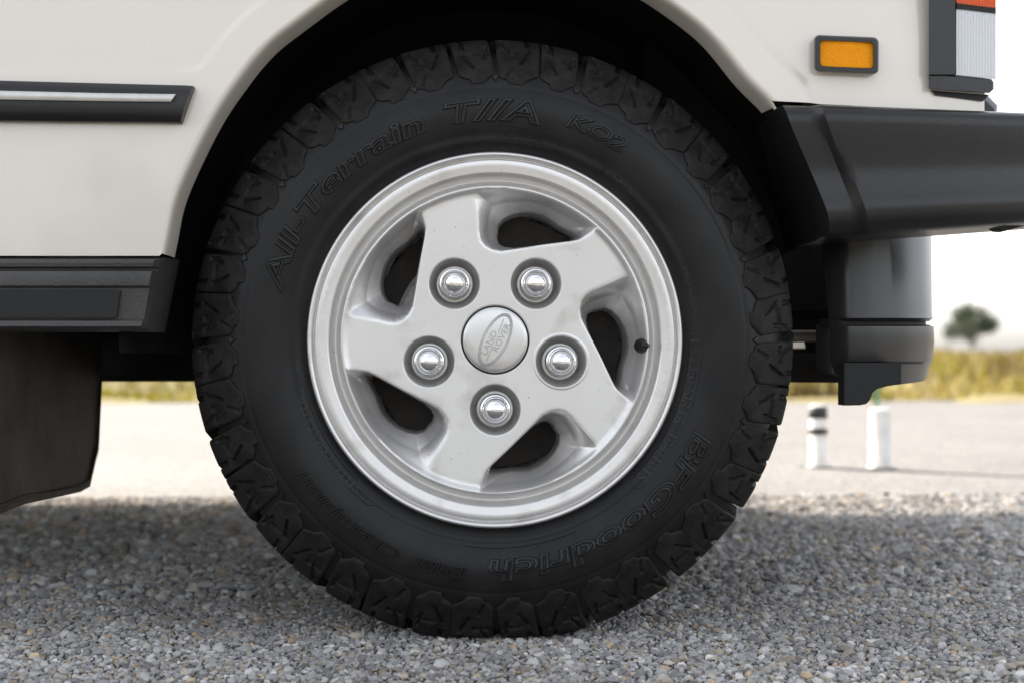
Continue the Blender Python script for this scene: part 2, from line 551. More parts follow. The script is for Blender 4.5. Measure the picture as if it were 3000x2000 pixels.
LEFT, TOP, RIGHT, BOTL = -700.0, -760.0, 2884.0, 751.0
def bump_top(px): return 292 + (px - 2298) * .0466
def outer_r(phi):
    a = R(phi); c, s = math.cos(a), -math.sin(a)
    t = 1e9
    if c > 1e-6: t = min(t, (RIGHT - HUBPX[0]) / c)
    if c < -1e-6: t = min(t, (LEFT - HUBPX[0]) / c)
    if s < -1e-6: t = min(t, (TOP - HUBPX[1]) / s)
    return t
def inner_r(phi):
    r0 = arch_r(phi); a = R(phi)
    if phi > 166 or phi < 42:
        if phi < 60:                      # clipped by the bumper top line
            s = -math.sin(a); c = math.cos(a)
            # y = 292 + (x-2298)*.0466 , x = hx + t c, y = hy + t s
            t = (292 + (HUBPX[0] - 2298) * .0466 + 9 - HUBPX[1]) / (s - .0466 * c)
            return max(r0 if phi > 39.5 else 0, t)
        s = -math.sin(a)
        t = (BOTL - HUBPX[1]) / s
        return max(t, r0 if phi < 165.6 else 0)
    return r0
ph_lo = polar((RIGHT, bump_top(RIGHT) + 9))[0] + .01
ph_hi = polar((LEFT, BOTL))[0] - .01
phis = np.unique(np.concatenate([np.linspace(ph_lo, ph_hi, 420), [polar((RIGHT, TOP))[0], polar((LEFT, TOP))[0], 39.6, 165.65]]))
NR = 70
fv = []
for ph in phis:
    a = R(ph); r0 = inner_r(ph); r1 = max(outer_r(ph), r0 + 1)
    for k in range(NR):
        u = k / (NR - 1)
        # dense near the arch
        near = min(150.0, (r1 - r0) * .6)
        t = r0 + (near * (u / .55) if u < .55 else near + (r1 - r0 - near) * (u - .55) / .45)
        px = HUBPX[0] + t * math.cos(a); py = HUBPX[1] - t * math.sin(a)
        P = at(px, py, side_y)
        # pressed shape: flare round the arch, and the lower panel stands proud of the upper one
        dist = t - arch_r(ph) if ph > 30 else 999
        fl = 1 - sstep((dist - 84) / 44)
        low = sstep((py - 186) / 40) if px < 900 else 0.0
        m_ = 1 - (1 - fl) * (1 - low)
        rollin = 0.0
        if 39.6 < ph < 165.65 and dist < 8:
            rollin = (1 - dist / 8) ** 2 * .0015
        rise = .012 * (1 - math.exp(-max(0, -py + 120) / 500.0)) * 1.2      # the side leans in above
        fv.append((P.x, P.y - .0055 * float(m_) + rollin + rise, P.z))
ff = []
for i in range(len(phis) - 1):
    for k in range(NR - 1):
        a0 = i * NR + k
        ff.append((a0, a0 + 1, a0 + NR + 1, a0 + NR))
fender = make('front_wing', fv, ff, M['paint'], car, True)

# the rolled inner edge of the wheel arch
rings = []
for ph in np.linspace(18.8, 165.6, 300):
    a = R(ph); r0 = arch_r(ph) - (2.0 if ph < 40 else 0)
    P = at(HUBPX[0] + r0 * math.cos(a), HUBPX[1] - r0 * math.sin(a), side_y)
    P.y += -.0055 + .0015 + (.012 * (1 - math.exp(-max(0, -(HUBPX[1] - r0 * math.sin(a)) + 120) / 500.0)) * 1.2)
    dc = Vector((-math.cos(a), 0, -math.sin(a)))
    prof = [(0.0, 0), (.0008, .001), (.0018, .0028), (.0026, .006), (.0034, .014), (.0048, .050)] if ph > 40 else [(0.0, 0), (.0006, .0006), (.0014, .002), (.0018, .004), (.0018, .007), (.0010, .010)]
    rings.append([tuple(P + dc * (q[0]) + Vector((0, q[1], 0))) for q in prof])
mb = MB(); mb.loft(rings, closed=False)
mb.build('arch_lip', M['paint'], car, True)

# inside of the arch
lin = MB()
rings = []
for ph in np.linspace(17, 182, 60):
    a = R(ph); rad = arch_r(min(max(ph, phs[0]), phs[-1])) / FPX * 1.69 + .03
    c = at(HUBPX[0], HUBPX[1], 0)
    rings.append([(c.x + rad * math.cos(a), y, c.z + rad * math.sin(a)) for y in (-.004, .02, .30, .46)] )
lin.loft(rings, closed=False)
cz = at(*HUBPX, 0).z
lin.box(-.54, .40, .455, .475, .40, 1.05)
lin.box(.22, .52, .34, .36, .405, .95)
lin.build('wheel_arch_liner', M['dark'], car)

# rest of the body: everything the camera cannot see but that shades the place
b = MB()
b.box(-3.35, -.50, .16, 1.84, .44, 1.02, .03)
b.box(-.50, .74, .48, 1.50, .62, 1.06, .03)
b.box(-3.30, .62, .012, 1.80, 1.03, 1.14, .03)
b.build('body_shell', M['paint'], car)
b = MB()
b.box(-3.30, -.50, 1.80, 1.92, .33, 1.10, .02)
b.box(-.50, .78, 1.76, 1.91, .62, 1.10, .02)

b.build('far_side_panel', M['paint'], car)
b = MB()
b.box(.44, .86, 1.62, 1.84, .655, .78, .02)
b.box(.70, .86, .66, 1.63, .66, .78, .02)
b.build('bumper_beam', M['plastic'], car)
b = MB(); b.box(-3.4, -.62, -.012, .16, .52, 1.14, .02); b.build('front_door', M['paint'], car)
b = MB()
def gr(x0, x1, y0, y1, z): return [(x0, y0, z), (x1, y0, z), (x1, y1, z), (x0, y1, z)]
b.loft([gr(-3.28, -.75, .03, 1.80, 1.142), gr(-3.20, -1.15, .12, 1.70, 1.74), gr(-3.10, -1.25, .2, 1.62, 1.80)], cap=True)
M['tint'] = mat('dark_window_glass', (.02, .022, .024), .08, coat=.5)
b.build('cabin', M['tint'], car)
b = MB(); b.box(-3.15, -1.2, .16, 1.66, 1.79, 1.83, .015); b.build('roof', M['paint'], car)

# black moulding with a bright insert on the left
mo_y = lambda x: side_y(x) - .016
def quad_strip(pts_top, pts_bot, yf, dep, name, m, parent, bulge=0.006, nrow=8, endcap=True):
    rings = []
    for (tx, ty), (bx_, by_) in zip(pts_top, pts_bot):
        r_ = []
        for k in range(nrow + 1):
            u = k / nrow
            px = tx + (bx_ - tx) * u; py = ty + (by_ - ty) * u
            P = at(px, py, yf)
            P.y -= bulge * (1 - (2 * u - 1) ** 4)
            r_.append(tuple(P))
        Pt = at(tx, ty, yf); Pb = at(bx_, by_, yf)
        r_ = [tuple(Pt + Vector((0, dep, 0)))] + r_ + [tuple(Pb + Vector((0, dep, 0)))]
        rings.append(r_)
    mbx = MB(); mbx.loft(rings, closed=True, cap=True)
    o = mbx.build(name, m, parent)
    smooth_by_angle(o, 40)
    return o
mt = [(-700, 218), (0, 237), (300, 245), (540, 251), (567, 253)]
mbm = [(-700, 350), (0, 354), (250, 357), (505, 359), (530, 360)]
mould = quad_strip(mt, mbm, mo_y, .02, 'side_moulding', M['plastic'], car, .007)
quad_strip([(-700, 246), (0, 267), (300, 274), (515, 277)], [(-700, 284), (0, 292), (300, 297), (500, 299)], lambda x: side_y(x) - .0262, .006, 'bright_insert', M['strip'], mould, .001, 4)

# grained sill trim, lower left
sy = lambda x: FL - .012
def trim_section(xe_top, xe_bot):
    pass
rows = [(752, .014), (760, .002), (763, -.006), (772, -.009), (783, -.008), (787, .000), (791, .000), (796, -.008), (815, -.010), (838, -.009), (845, -.004), (935, -.002), (941, -.007), (956, -.008), (963, -.003), (968, .012)]
rings = []
for px_t, px_b in ((-700, -700), (-300, -300), (0, 0), (150, 150), (300, 290), (395, 360), (430, 392), (458, 416), (470, 424)):
    r_ = []
    for py, dy in rows:
        u = (py - 752) / 216
        px = px_t + (px_b - px_t) * u
        P = at(px, py, sy)
        e = 1 if px_t < 465 else .2
        P.y += dy * e + (0 if e == 1 else .008)
        r_.append(tuple(P))
    r_ = [tuple(Vector(r_[0]) + Vector((0, .1, .004)))] + r_ + [tuple(Vector(r_[-1]) + Vector((0, .1, 0)))]
    rings.append(r_)
mb = MB(); mb.loft(rings, closed=True, cap=True)
trim = mb.build('sill_trim', M['trim'], car)
smooth_by_angle(trim, 30)
# black sheet set proud of the trim; its colour stands in for recess shade
quad_strip([(-700, 848), (0, 848), (330, 848), (352, 852)], [(-700, 930), (0, 930), (322, 931), (342, 928)], lambda x: FL - .0195, .008, 'trim_pocket_shade', M['gap'], trim, .0, 2)

# mud flap behind the wheel
flx = -.572
def fp(Y, z, lean=0): return (flx + lean, Y, z)
mb = MB()
out_ = []
ztop = .47
zi, zo = .150, .153
prof = [(-.02, ztop), (.44, ztop), (.465, .30), (.455, .20), (.437, .182), (.41, zi), (.36, .147), (.10, zo + .003), (-.02, zo)]
f1 = [(flx - .02 * (ztop - z), y, z) for y, z in prof]
f2 = [(x - .007, y, z) for x, y, z in f1]
mb.loft([f1, f2], cap=True)
flap = mb.build('mud_flap', M['flap'], car)
mb = MB()
hem = [Vector(p) + Vector((.001, -.012 if i < 4 else 0, .010)) for i, p in enumerate(f1[2:])]
mb.tube(hem, .0022, 6)
mb.build('hem_ridge', M['flap'], flap)

# underside: chassis, axle, steering rods
b = MB()
b.box(-3.2, -.30, .50, 1.40, .30, .46, .02)
b.box(-3.2, .46, .46, .58, .36, .50, .015)
b.build('chassis', M['dark'], car)
b = MB(); b.tube([(0, .20, .335), (0, .6, .33), (0, 1.65, .335)], .055, 16)
b.build('front_axle', M['dark'], car)
b = MB()
P1 = at(2310, 985, .20); P2 = at(2540, 982, .34)
b.tube([P1, P2], .0085, 10)
b.build('steering_rod', M['steel'], car)
b = MB()
for (x0, y0, x1, y1, yy, r_) in ((2300, 1027, 2500, 1027, .5, .004), (2300, 1076, 2560, 1078, .32, .021), (2372, 960, 2392, 1076, .45, .012), (2300, 930, 2560, 925, .42, .03), (2500, 960, 2520, 1076, .45, .012)):
    b.tube([at(x0, y0, yy), at(x1, y1, yy)], r_, 10)
b.build('suspension_links', M['dark'], car)

# bumper end with its flare round the arch
def bump_y(x):
    t = max(0.0, x - .36)
    return FL - .020 + .62 * t * t
NB = 46
cols = np.concatenate([np.linspace(0, .18, 14), np.linspace(.2, 1, 34)])
rows_u = np.array([0, .012, .03, .05, .075, .11, .17, .25, .34, .42, .47, .52, .58, .66, .74, .80, .85, .90, .94, .97, .985, 1.0])
def edge_l(u):       # the arch side of the bumper, pixel at height share u
    py = 296 + (695 - 296) * u
    a = np.interp(py, [296, 305, 332, 372, 420, 466, 512, 572, 625, 660, 695], [2300, 2280, 2285, 2301, 2323, 2346, 2367, 2391, 2409, 2417, 2424])
    return float(a), py
def edge_r(u):
    return 3350.0, 340 + (630 - 340) * u
prof_y = np.interp(rows_u, [0, .012, .03, .05, .075, .11, .25, .42, .52, .66, .80, .88, .94, .985, 1.0],
                   [.030, .014, .004, -.001, -.004, -.006, -.004, .0, .0015, .0, -.004, -.003, .003, .014, .040])
rings = []
for c in cols:
    r_ = []
    for u, dy in zip(rows_u, prof_y):
        lx_, ly_ = edge_l(u); rx_, ry_ = edge_r(u)
        # rounded top left corner
        px = lx_ + (rx_ - lx_) * c
        py = ly_ + (ry_ - ly_) * c
        if c < .02: py = max(py, 296 + (0.02 - c) / .02 * 14)
        P = at(px, py, bump_y)
        d = (px - lx_)
        flr = .010 * (1 - sstep((d - 95) / 22)) - .010
        edge = .016 * max(0.0, 1 - d / 9.0) ** 1.5
        P.y += dy + flr + edge
        r_.append(tuple(P))
    r_ = [tuple(Vector(r_[0]) + Vector((0, .05, 0)))] + r_ + [tuple(Vector(r_[-1]) + Vector((0, .09, 0)))]
    rings.append(r_)
lr = [tuple(Vector(p) + Vector((-.002, .045, 0))) for p in rings[0]]
rings = [lr] + rings
mb = MB(); mb.loft(rings, closed=True, cap=True)
bumper = mb.build('front_bumper', M['plastic'], car)
smooth_by_angle(bumper, 40)
# loose flap of plastic under the bumper
mb = MB()
pl = [at(2905, 660, .02), at(2925, 676, .03), at(2945, 678, .03), at(3010, 655, .05), at(3080, 640, .06), at(3080, 625, .06)]
mb.loft([[tuple(p) for p in pl], [tuple(p + Vector((0, .02, 0))) for p in pl]], cap=True)
mb.build('bumper_tab', M['gap'], bumper)

# apron under the bumper
def apr(u):          # plan curve (x, y)
    pts = [(.425, .10), (.437, .074), (.47, .07), (.52, .10), (.57, .16), (.605, .25), (.625, .36), (.635, .5), (.64, 1.5)]
    s = np.linspace(0, 1, len(pts))
    k = np.linspace(-.09, .09, 15); w_ = np.cos(k / .09 * math.pi / 2) ** 2 * min(1, 1); kk = u + k * min(1, u / .09, (1 - u) / .09)
    return float((np.interp(kk, s, [p[0] for p in pts]) * w_).sum() / w_.sum()), float((np.interp(kk, s, [p[1] for p in pts]) * w_).sum() / w_.sum())
us = np.linspace(0, 1, 60)
def z_at(px_y, yy):  # height seen at pixel row for depth yy
    dd = (yy - CAM.y)
    return CAMZ + (1050 - px_y) / FPX * dd
rings_u, rings_l = [], []
for u in us:
    ax, ay = apr(u)
    ay2 = ay
    zt = .52
    rings_u.append([(ax, ay2 + .01, zt), (ax, ay2, zt - .01), (ax, ay2, z_at(940, ay2) + .010), (ax + .001, ay2 - .001, z_at(940, ay2) + .004), (ax, ay2 + .012, z_at(940, ay2)), (ax - .01, ay2 + .02, zt)])
    zb = z_at(float(np.interp(u, [0, .1, .35, .5, .62, 1], [1084, 1100, 1128, 1116, 1075, 1072])), ay2)
    rings_l.append([(ax, ay2 + .014, z_at(949, ay2)), (ax + .002, ay2 - .001, z_at(955, ay2)), (ax + .002, ay2 - .003, z_at(1000, ay2)), (ax + .001, ay2 + .004, z_at(1058, ay2)), (ax, ay2 + .010, max(zb + .004, z_at(1066, ay2) if zb < z_at(1070, ay2) else zb)), (ax, ay2 + .016, zb), (ax - .012, ay2 + .03, zb + .002), (ax - .012, ay2 + .03, z_at(949, ay2))])
mb = MB(); mb.loft(rings_u, cap=True)
apron = mb.build('bumper_apron', M['apron'], car)
smooth_by_angle(apron, 40)
mb = MB(); mb.loft(rings_l, cap=True)
o = mb.build('apron_lower_panel', M['apron'], apron); smooth_by_angle(o, 40)
# dark backing of the slot between the two apron panels
rb = []
for u in us:
    ax, ay = apr(u)
    rb.append([(ax - .004, ay + .013, z_at(934, ay)), (ax - .004, ay + .013, z_at(956, ay)), (ax - .010, ay + .02, z_at(956, ay)), (ax - .010, ay + .02, z_at(934, ay))])
mb = MB(); mb.loft(rb, cap=True)
mb.build('slot_backing', M['gap'], apron)
# dark hanging corner below the apron
mb = MB()
cor = [(2474, 1062), (2640, 1062), (2640, 1124), (2600, 1130), (2570, 1138), (2556, 1150), (2549, 1170), (2538, 1182), (2520, 1186), (2474, 1187)]
f1 = [tuple(at(x, y, .055)) for x, y in cor]; f2 = [tuple(Vector(p) + Vector((0, .03, 0))) for p in f1]
mb.loft([f1, f2], cap=True)
mb.build('apron_corner', M['gap'], apron)

# side marker lamp
def rrect(x0, y0, x1, y1, rad, n=6, tilt=0.0):
    pts = []
    for cx_, cy_, a0 in ((x1 - rad, y0 + rad, -90), (x1 - rad, y1 - rad, 0), (x0 + rad, y1 - rad, 90), (x0 + rad, y0 + rad, 180)):
        for k in range(n + 1):
            a = R(a0 + 90 * k / n)
            x = cx_ + rad * math.cos(a)
            pts.append((x, cy_ + rad * math.sin(a) + (x - x0) * tilt))
    return pts
sm = lambda off: (lambda x: side_y(x) + off)
def frame(name, box_o, box_i, rad_o, rad_i, y0, y1, m, parent, tilt):
    o1 = [tuple(at(x, y, sm(y0))) for x, y in rrect(*box_o, rad_o, tilt=tilt)]
    o1b = [tuple(Vector(at(x, y, sm(y1 + .004)))) for x, y in rrect(*box_o, rad_o, tilt=tilt)]
    o2 = [tuple(at(x, y, sm(y1))) for x, y in rrect(box_o[0] + 4, box_o[1] + 4, box_o[2] - 4, box_o[3] - 4, rad_o, tilt=tilt)]
    i2 = [tuple(at(x, y, sm(y1))) for x, y in rrect(*box_i, rad_i, tilt=tilt)]
    i1 = [tuple(at(x, y, sm(y0 - .003))) for x, y in rrect(box_i[0] + 3, box_i[1] + 3, box_i[2] - 3, box_i[3] - 3, rad_i, tilt=tilt)]
    mbx = MB(); mbx.loft([o1, o1b, o2, i2, i1])
    ob = mbx.build(name, m, parent); smooth_by_angle(ob, 40)
    return ob
marker = frame('side_marker', (2386, 103, 2574, 210), (2402, 118, 2560, 195), 16, 10, .0, -.016, M['plastic'], car, .042)
lv, lf = [], []
NXg, NYg = 96, 56
for j in range(NYg + 1):
    for i in range(NXg + 1):
        px = 2402 + 158 * i / NXg; py = 118 + 77 * j / NYg + (px - 2386) * .042
        P = at(px, py, sm(-.0105))
        s1 = abs(((i + j) / 4.0) % 1 - .5); s2 = abs(((i - j) / 4.0) % 1 - .5)
        P.y -= .0022 * (min(s1, s2)) + .002 * (1 - (2 * i / NXg - 1) ** 2)
        lv.append(tuple(P))
for j in range(NYg):
    for i in range(NXg):
        a0 = j * (NXg + 1) + i
        lf.append((a0, a0 + 1, a0 + NXg + 2, a0 + NXg + 1))
make('lens', lv, lf, M['amber'], marker)

# corner lamp
ly = lambda off: (lambda x: side_y(x) + off)
def slab(name, poly, off0, off1, m, parent, bev=3):
    f0 = [tuple(at(x, y, ly(off0))) for x, y in poly]
    cx_ = sum(p[0] for p in poly) / len(poly); cy_ = sum(p[1] for p in poly) / len(poly)
    def sh(p):
        d = Vector((p[0] - cx_, p[1] - cy_)); L = d.length
        d = d * ((L - bev) / L)
        return (cx_ + d.x, cy_ + d.y)
    fm = [tuple(at(x, y, ly(off1 + .003))) for x, y in poly]
    f1 = [tuple(at(*sh(p), ly(off1))) for p in poly]
    mbx = MB(); mbx.loft([f0, fm, f1], cap=True)
    return mbx.build(name, m, parent)
bez = slab('corner_lamp', [(2722, -300), (2800, -300), (2798, 222), (2721, 222)], .01, -.012, M['plastic'], car)
slab('lower_bezel', [(2721, 223), (2760, 223), (2800, 223), (2840, 225), (2880, 229), (2905, 233), (2912, 241), (2912, 262), (2899, 274), (2850, 271), (2800, 268), (2760, 265), (2723, 262)], .012, -.010, M['plastic'], bez)
slab('lamp_seam', [(2800, 8), (2840, 13), (2880, 18), (2918, 22), (2918, 40), (2880, 36), (2840, 31), (2800, 26)], .012, -.0065, M['gap'], bez)
slab('lamp_painted_shadow', [(2727, 266), (2898, 279), (2880, 298), (2740, 280)], .02, -.003, M['gap'], bez)  # black slab painted in for the shade under the lamp bezel
def ribbed(name, x0, x1, ytop, ybot, m, n, off, tilt):
    v = []; f = []
    for i in range(n * 4 + 1):
        px = x0 + (x1 - x0) * i / (n * 4)
        w_ = .0016 * math.cos(2 * math.pi * i / 4)
        for k in range(9):
            py = ytop + (ybot - ytop) * k / 8 + (px - x0) * tilt
            P = at(px, py, ly(off)); P.y -= w_
            v.append(tuple(P))
    for i in range(n * 4):
        for k in range(8):
            a0 = i * 9 + k
            f.append((a0, a0 + 1, a0 + 10, a0 + 9))
    return make(name, v, f, m, bez, True)
ribbed('clear_lens', 2800, 2916, 24, 220, M['clear'], 26, -.004, .12)
ribbed('amber_lens', 2800, 2916, -300, 12, M['orange'], 26, -.006, .12)

# ------------------------------------------------------------------ the wheel
HUB = at(1452, 995, 0.0)
HUB.y = 0
wheel = empty('wheel', HUB - car.location, car)
wheel.location = HUB - car.location
HX, HZ = HUB.x, HUB.z
K = 1 / 2478.0

def prism_on(v):  # to world
    return v

# --- alloy rim: face as a fine polar height field
hole = np.array([(6, 308), (10, 345), (26, 364), (52, 377), (84, 384), (116, 383), (146, 376), (170, 362), (190, 347), (212, 335), (234, 324), (247, 314), (248, 305), (238, 299), (222, 296), (143, 286), (60, 277), (30, 280), (12, 290)], float) * K
scoop = np.array([(-58, 436), (-62, 415), (-56, 380), (-52, 345), (-50, 315), (-44, 292), (-30, 275), (-8, 264), (18, 260), (40, 264), (143, 281), (222, 291), (247, 296), (272, 310), (300, 326), (306, 332), (270, 362), (225, 390), (170, 416), (110, 434), (50, 443), (0, 446), (-35, 444)], float) * K

def sdf(P, poly):
    """signed distance (negative inside) of points to a polygon"""
    n = len(poly)
    d = np.full(len(P), 1e9); s = np.ones(len(P))
    j = n - 1
    for i in range(n):
        e = poly[j] - poly[i]; w = P - poly[i]
        t = np.clip((w @ e) / (e @ e), 0, 1)
        b_ = w - t[:, None] * e
        d = np.minimum(d, (b_ ** 2).sum(1))
        c1 = P[:, 1] >= poly[i, 1]; c2 = P[:, 1] < poly[j, 1]; c3 = e[0] * w[:, 1] > e[1] * w[:, 0]
        flip = (c1 & c2 & c3) | (~c1 & ~c2 & ~c3)
        s[flip] *= -1
        j = i
    return s * np.sqrt(d)

RF = .1805
nr, na = 210, 1080
rad = np.concatenate([np.linspace(.001, .05, 46)[:-1], np.linspace(.05, RF, nr - 45)])
nr = len(rad)
ang = np.linspace(0, 2 * np.pi, na, endpoint=False)
A, RR = np.meshgrid(ang, rad, indexing='ij')
X = (RR * np.cos(A)).ravel(); Z = (RR * np.sin(A)).ravel()
P2 = np.stack([X, Z], 1)
base = .0125 + .0045 * (1 - (RR.ravel() / RF) ** 2)
base -= .0035 * np.exp(-((RR.ravel() - RF) / .004) ** 2)       # raised ring where the face meets the rim
Sd = np.full(len(P2), 1e9); Hd = np.full(len(P2), 1e9)
for k in range(5):
    t = -R(72 * k); c, s = math.cos(t), math.sin(t)
    q_ = np.stack([P2[:, 0] * c - P2[:, 1] * s, P2[:, 0] * s + P2[:, 1] * c], 1)
    near = (np.hypot(q_[:, 0] - 120 * K, q_[:, 1] - 350 * K) < 260 * K)
    if near.any():
        Sd[near] = np.minimum(Sd[near], sdf(q_[near], scoop))
        Hd[near] = np.minimum(Hd[near], sdf(q_[near], hole))
ins = Sd < 0
fr = np.where(ins, np.clip(-Sd / (np.maximum(-Sd, 0) + np.maximum(Hd, 0) + 1e-6), 0, 1), 0)
fr = np.where(fr < .5, 2 * fr * fr * .5 + fr * .5, fr)
dep = base + .036 * fr
# soft shoulder just outside the scoop edge
dep += .0007 * np.exp(-np.clip(Sd, 0, None) / .0009) * (~ins)
dep += np.where(Hd < 0, np.clip(-Hd / .0028, 0, 1) * .055, 0)
# lug wells
wells = []
for k in range(5):
    a = R(54 + 72 * k)
    cxw, czw = .0826 * math.cos(a), .0826 * math.sin(a)
    wells.append((cxw, czw))
    dd = np.hypot(X - cxw, Z - czw)
    t = np.clip((.0312 - dd) / .0098, 0, 1)
    dep = np.maximum(dep, base) + 0.0
    dep += .0265 * (t * t * (3 - 2 * t)) - .0006 * np.exp(-((dd - .0318) / .0012) ** 2)
# seat of the centre cap
dep += .004 * (RR.ravel() < .0405)
keep_deep = (Hd < -.0030)
V = np.stack([X + HX, dep, Z + HZ], 1)
idx = np.arange(na * nr).reshape(na, nr)
nx_ = np.roll(idx, -1, 0)
Q = np.stack([idx[:, :-1], idx[:, 1:], nx_[:, 1:], nx_[:, :-1]], -1).reshape(-1, 4)
Q = Q[~keep_deep[Q].all(1)]
rim = make_np('rim', V, Q, 4, M['silver'], wheel, True)
prof = [(RF, .0095), (.1815, .0092), (.1832, .0108), (.1848, .0160), (.1868, .0222), (.1890, .0252), (.1915, .0250), (.1936, .0215), (.1952, .0130), (.1964, .0074), (.1978, .0060), (.1985, .0059), (.2050, .0050), (.2112, .0040),
        (.2124, .0046), (.2133, .0076), (.2144, .0092), (.2153, .0078), (.2160, .0040), (.2175, .0022), (.2192, .0016), (.2208, .0024), (.2219, .0048), (.2222, .0085), (.2215, .0160), (.205, .022)]
v, f = revolve(prof, 300, 0, HX, HZ)
make('rim_flange', v, f, M['silver'], wheel, True)
v, f = revolve([(.1805, .012), (.187, .03), (.186, .10), (.178, .15), (.180, .20)], 120, 0, HX, HZ)
make('rim_barrel', v, f, M['brake'], wheel, True)

# centre cap with its oval badge
v, f = revolve([(.0004, .0128), (.012, .0129), (.025, .0134), (.034, .0143), (.0378, .0152), (.0386, .0164), (.0388, .020)], 120, 0, HX, HZ)
cap = make('centre_cap', v, f, M['silver'], wheel, True)
v, f = revolve([(.0386, .0186), (.0409, .0186)], 120, 0, HX, HZ)
make('cap_gap', v, f, M['gap'], wheel, True)

def text_raw(s, shear=0.0, offset=0.0):
    cu = bpy.data.curves.new('txt', 'FONT')
    cu.body = s; cu.size = 1.0; cu.shear = shear; cu.offset = offset
    cu.extrude = .5; cu.resolution_u = 2
    cu.align_x = 'CENTER'
    ob = bpy.data.objects.new('txt', cu)
    COL.objects.link(ob)
    dg = bpy.context.evaluated_depsgraph_get()
    me = bpy.data.meshes.new_from_object(ob.evaluated_get(dg))
    v = np.array([tuple(p.co) for p in me.vertices]); f = [tuple(p.vertices) for p in me.polygons]
    bpy.data.objects.remove(ob); bpy.data.curves.remove(cu); bpy.data.meshes.remove(me)
    return v, f

def flat_text(s, cx_, cz_, wdt, hgt, rot, y, th):
    v, f = text_raw(s)
    lo, hi = v.min(0), v.max(0)
    u = (v - (lo + hi) / 2) / np.maximum(hi - lo, 1e-6)
    x = u[:, 0] * wdt + cx_; z = u[:, 1] * hgt + cz_
    c, s_ = math.cos(rot), math.sin(rot)
    yy = np.where(v[:, 2] > 0, y - th, y + .0006)
    return np.stack([HX + x * c - z * s_, yy, HZ + x * s_ + z * c], 1), f

LR = R(64)
mb = MB()
for vv in (flat_text('LAND', -.006, .0052, .030, .0075, LR, .0132, .0008), flat_text('ROVER', .006, -.0052, .036, .0075, LR, .0132, .0008)):
    mb.add(*vv)
# zigzag between the two words
c, s_ = math.cos(LR), math.sin(LR)
def rot(x, z): return (HX + x * c - z * s_, .0130, HZ + x * s_ + z * c)
mb.tube([rot(-.027, -.0015), rot(-.010, -.0004), rot(-.004, .0012), rot(.004, -.0012), rot(.010, .0008), rot(.027, .0018)], .0005, 6)
for ra, rb in ((.0335, .0150), (.0312, .0132)):
    pts = [rot(ra * math.cos(2 * math.pi * k / 72), rb * math.sin(2 * math.pi * k / 72)) for k in range(73)]
    pts = [(p[0], .0133 + .0006 * ((k % 72) < 0), p[2]) for k, p in enumerate(pts)]
    mb.tube(pts, .0007, 6, cap=False)
M['badge'] = mat('badge_edge', (.40, .39, .385), .4, metal=.5)
mb.build('cap_badge', M['badge'], wheel)

# chrome lug nuts
nut_prof = [(max(.0002, .0134 * k / 14), .0025 + .0146 * (1 - math.sqrt(1 - (.0134 * k / 14 / .0146) ** 2))) for k in range(15)] + [(.0136, .0125), (.0140, .0134), (.0150, .0137), (.0153, .0146), (.0154, .0165), (.0162, .0176), (.0174, .0178), (.0180, .0187), (.0183, .0215), (.0186, .0250), (.0190, .0285), (.0190, .038)]
first = None
for cxw, czw in wells:
    if first is None:
        v, f = revolve(nut_prof, 72)
        me_o = make('lug_nut', v, f, M['chrome'], wheel, True, local=True)
        first = me_o
        o = me_o
    else:
        o = first.copy(); COL.objects.link(o); o.parent = wheel
    o.location = (cxw, .0, czw)

# valve
a = R(-2.2); vx, vz = .1765 * math.cos(a), .1765 * math.sin(a)
v, f = revolve([(.0002, -.004), (.0036, -.0036), (.0040, -.002), (.0040, .006), (.0048, .0075), (.0062, .010), (.0085, .015), (.0094, .022), (.0094, .03)], 24, 0, HX + vx, HZ + vz)
make('valve_stem', v, f, M['letter'], wheel, True)

# brake behind the spokes
v, f = revolve([(.05, .085), (.155, .085), (.155, .10), (.05, .10)], 96, 0, HX, HZ)
o = make('brake_disc', v, f, M['brake'], wheel)
v, f = revolve([(.0005, .060), (.060, .060), (.072, .070), (.075, .11)], 64, 0, HX, HZ)
make('hub', v, f, M['dark'], wheel, True)
b = MB()
for a0, a1 in ((124, 172),):
    rings = []
    for t in np.linspace(a0, a1, 14):
        c, s_ = math.cos(R(t)), math.sin(R(t))
        rings.append([(HX + r_ * c, y, HZ + r_ * s_) for r_, y in ((.098, .074), (.106, .066), (.119, .067), (.125, .076), (.125, .10), (.098, .10))])
    b.loft(rings, cap=True)
b.build('brake_caliper', M['cast'], wheel)

# --- tyre
SIDE = [(.200, .034), (.2085, .020), (.2155, .0145), (.2225, .0130), (.2275, .0110), (.2330, .0075), (.2385, .0048), (.2400, .0052), (.2450, .0028), (.2560, -.0010), (.2700, -.0032), (.2830, -.0028), (.2930, -.0004), (.2962, .0006), (.2972, .0016), (.2984, .0014),
        (.3060, .0050), (.3160, .0102), (.3260, .0170), (.3360, .0262), (.3450, .0370), (.3510, .0480), (.3530, .0600), (.3530, .20), (.345, .222), (.33, .238), (.30, .255), (.24, .25), (.205, .22)]
SR = np.array([p[0] for p in SIDE[:21]]); SY = np.array([p[1] for p in SIDE[:21]])
def side_at(r_): return np.interp(r_, SR, SY)
v, f = revolve(SIDE, 260, 0, HX, HZ)
def squash(x, y, z):
    bz = max(0.0, 1 - max(z, 0) / .11) ** 2 * math.exp(-((x - HX) / .13) ** 2)
    y2 = y + (-.0075 if y < .125 else .0075) * bz * min(1, abs(y - .125) / .09)
    return (x, y2, max(z, .0015))
v = [squash(*p) for p in v]
tyre = make('tyre', v, f, M['rubber'], wheel, True)

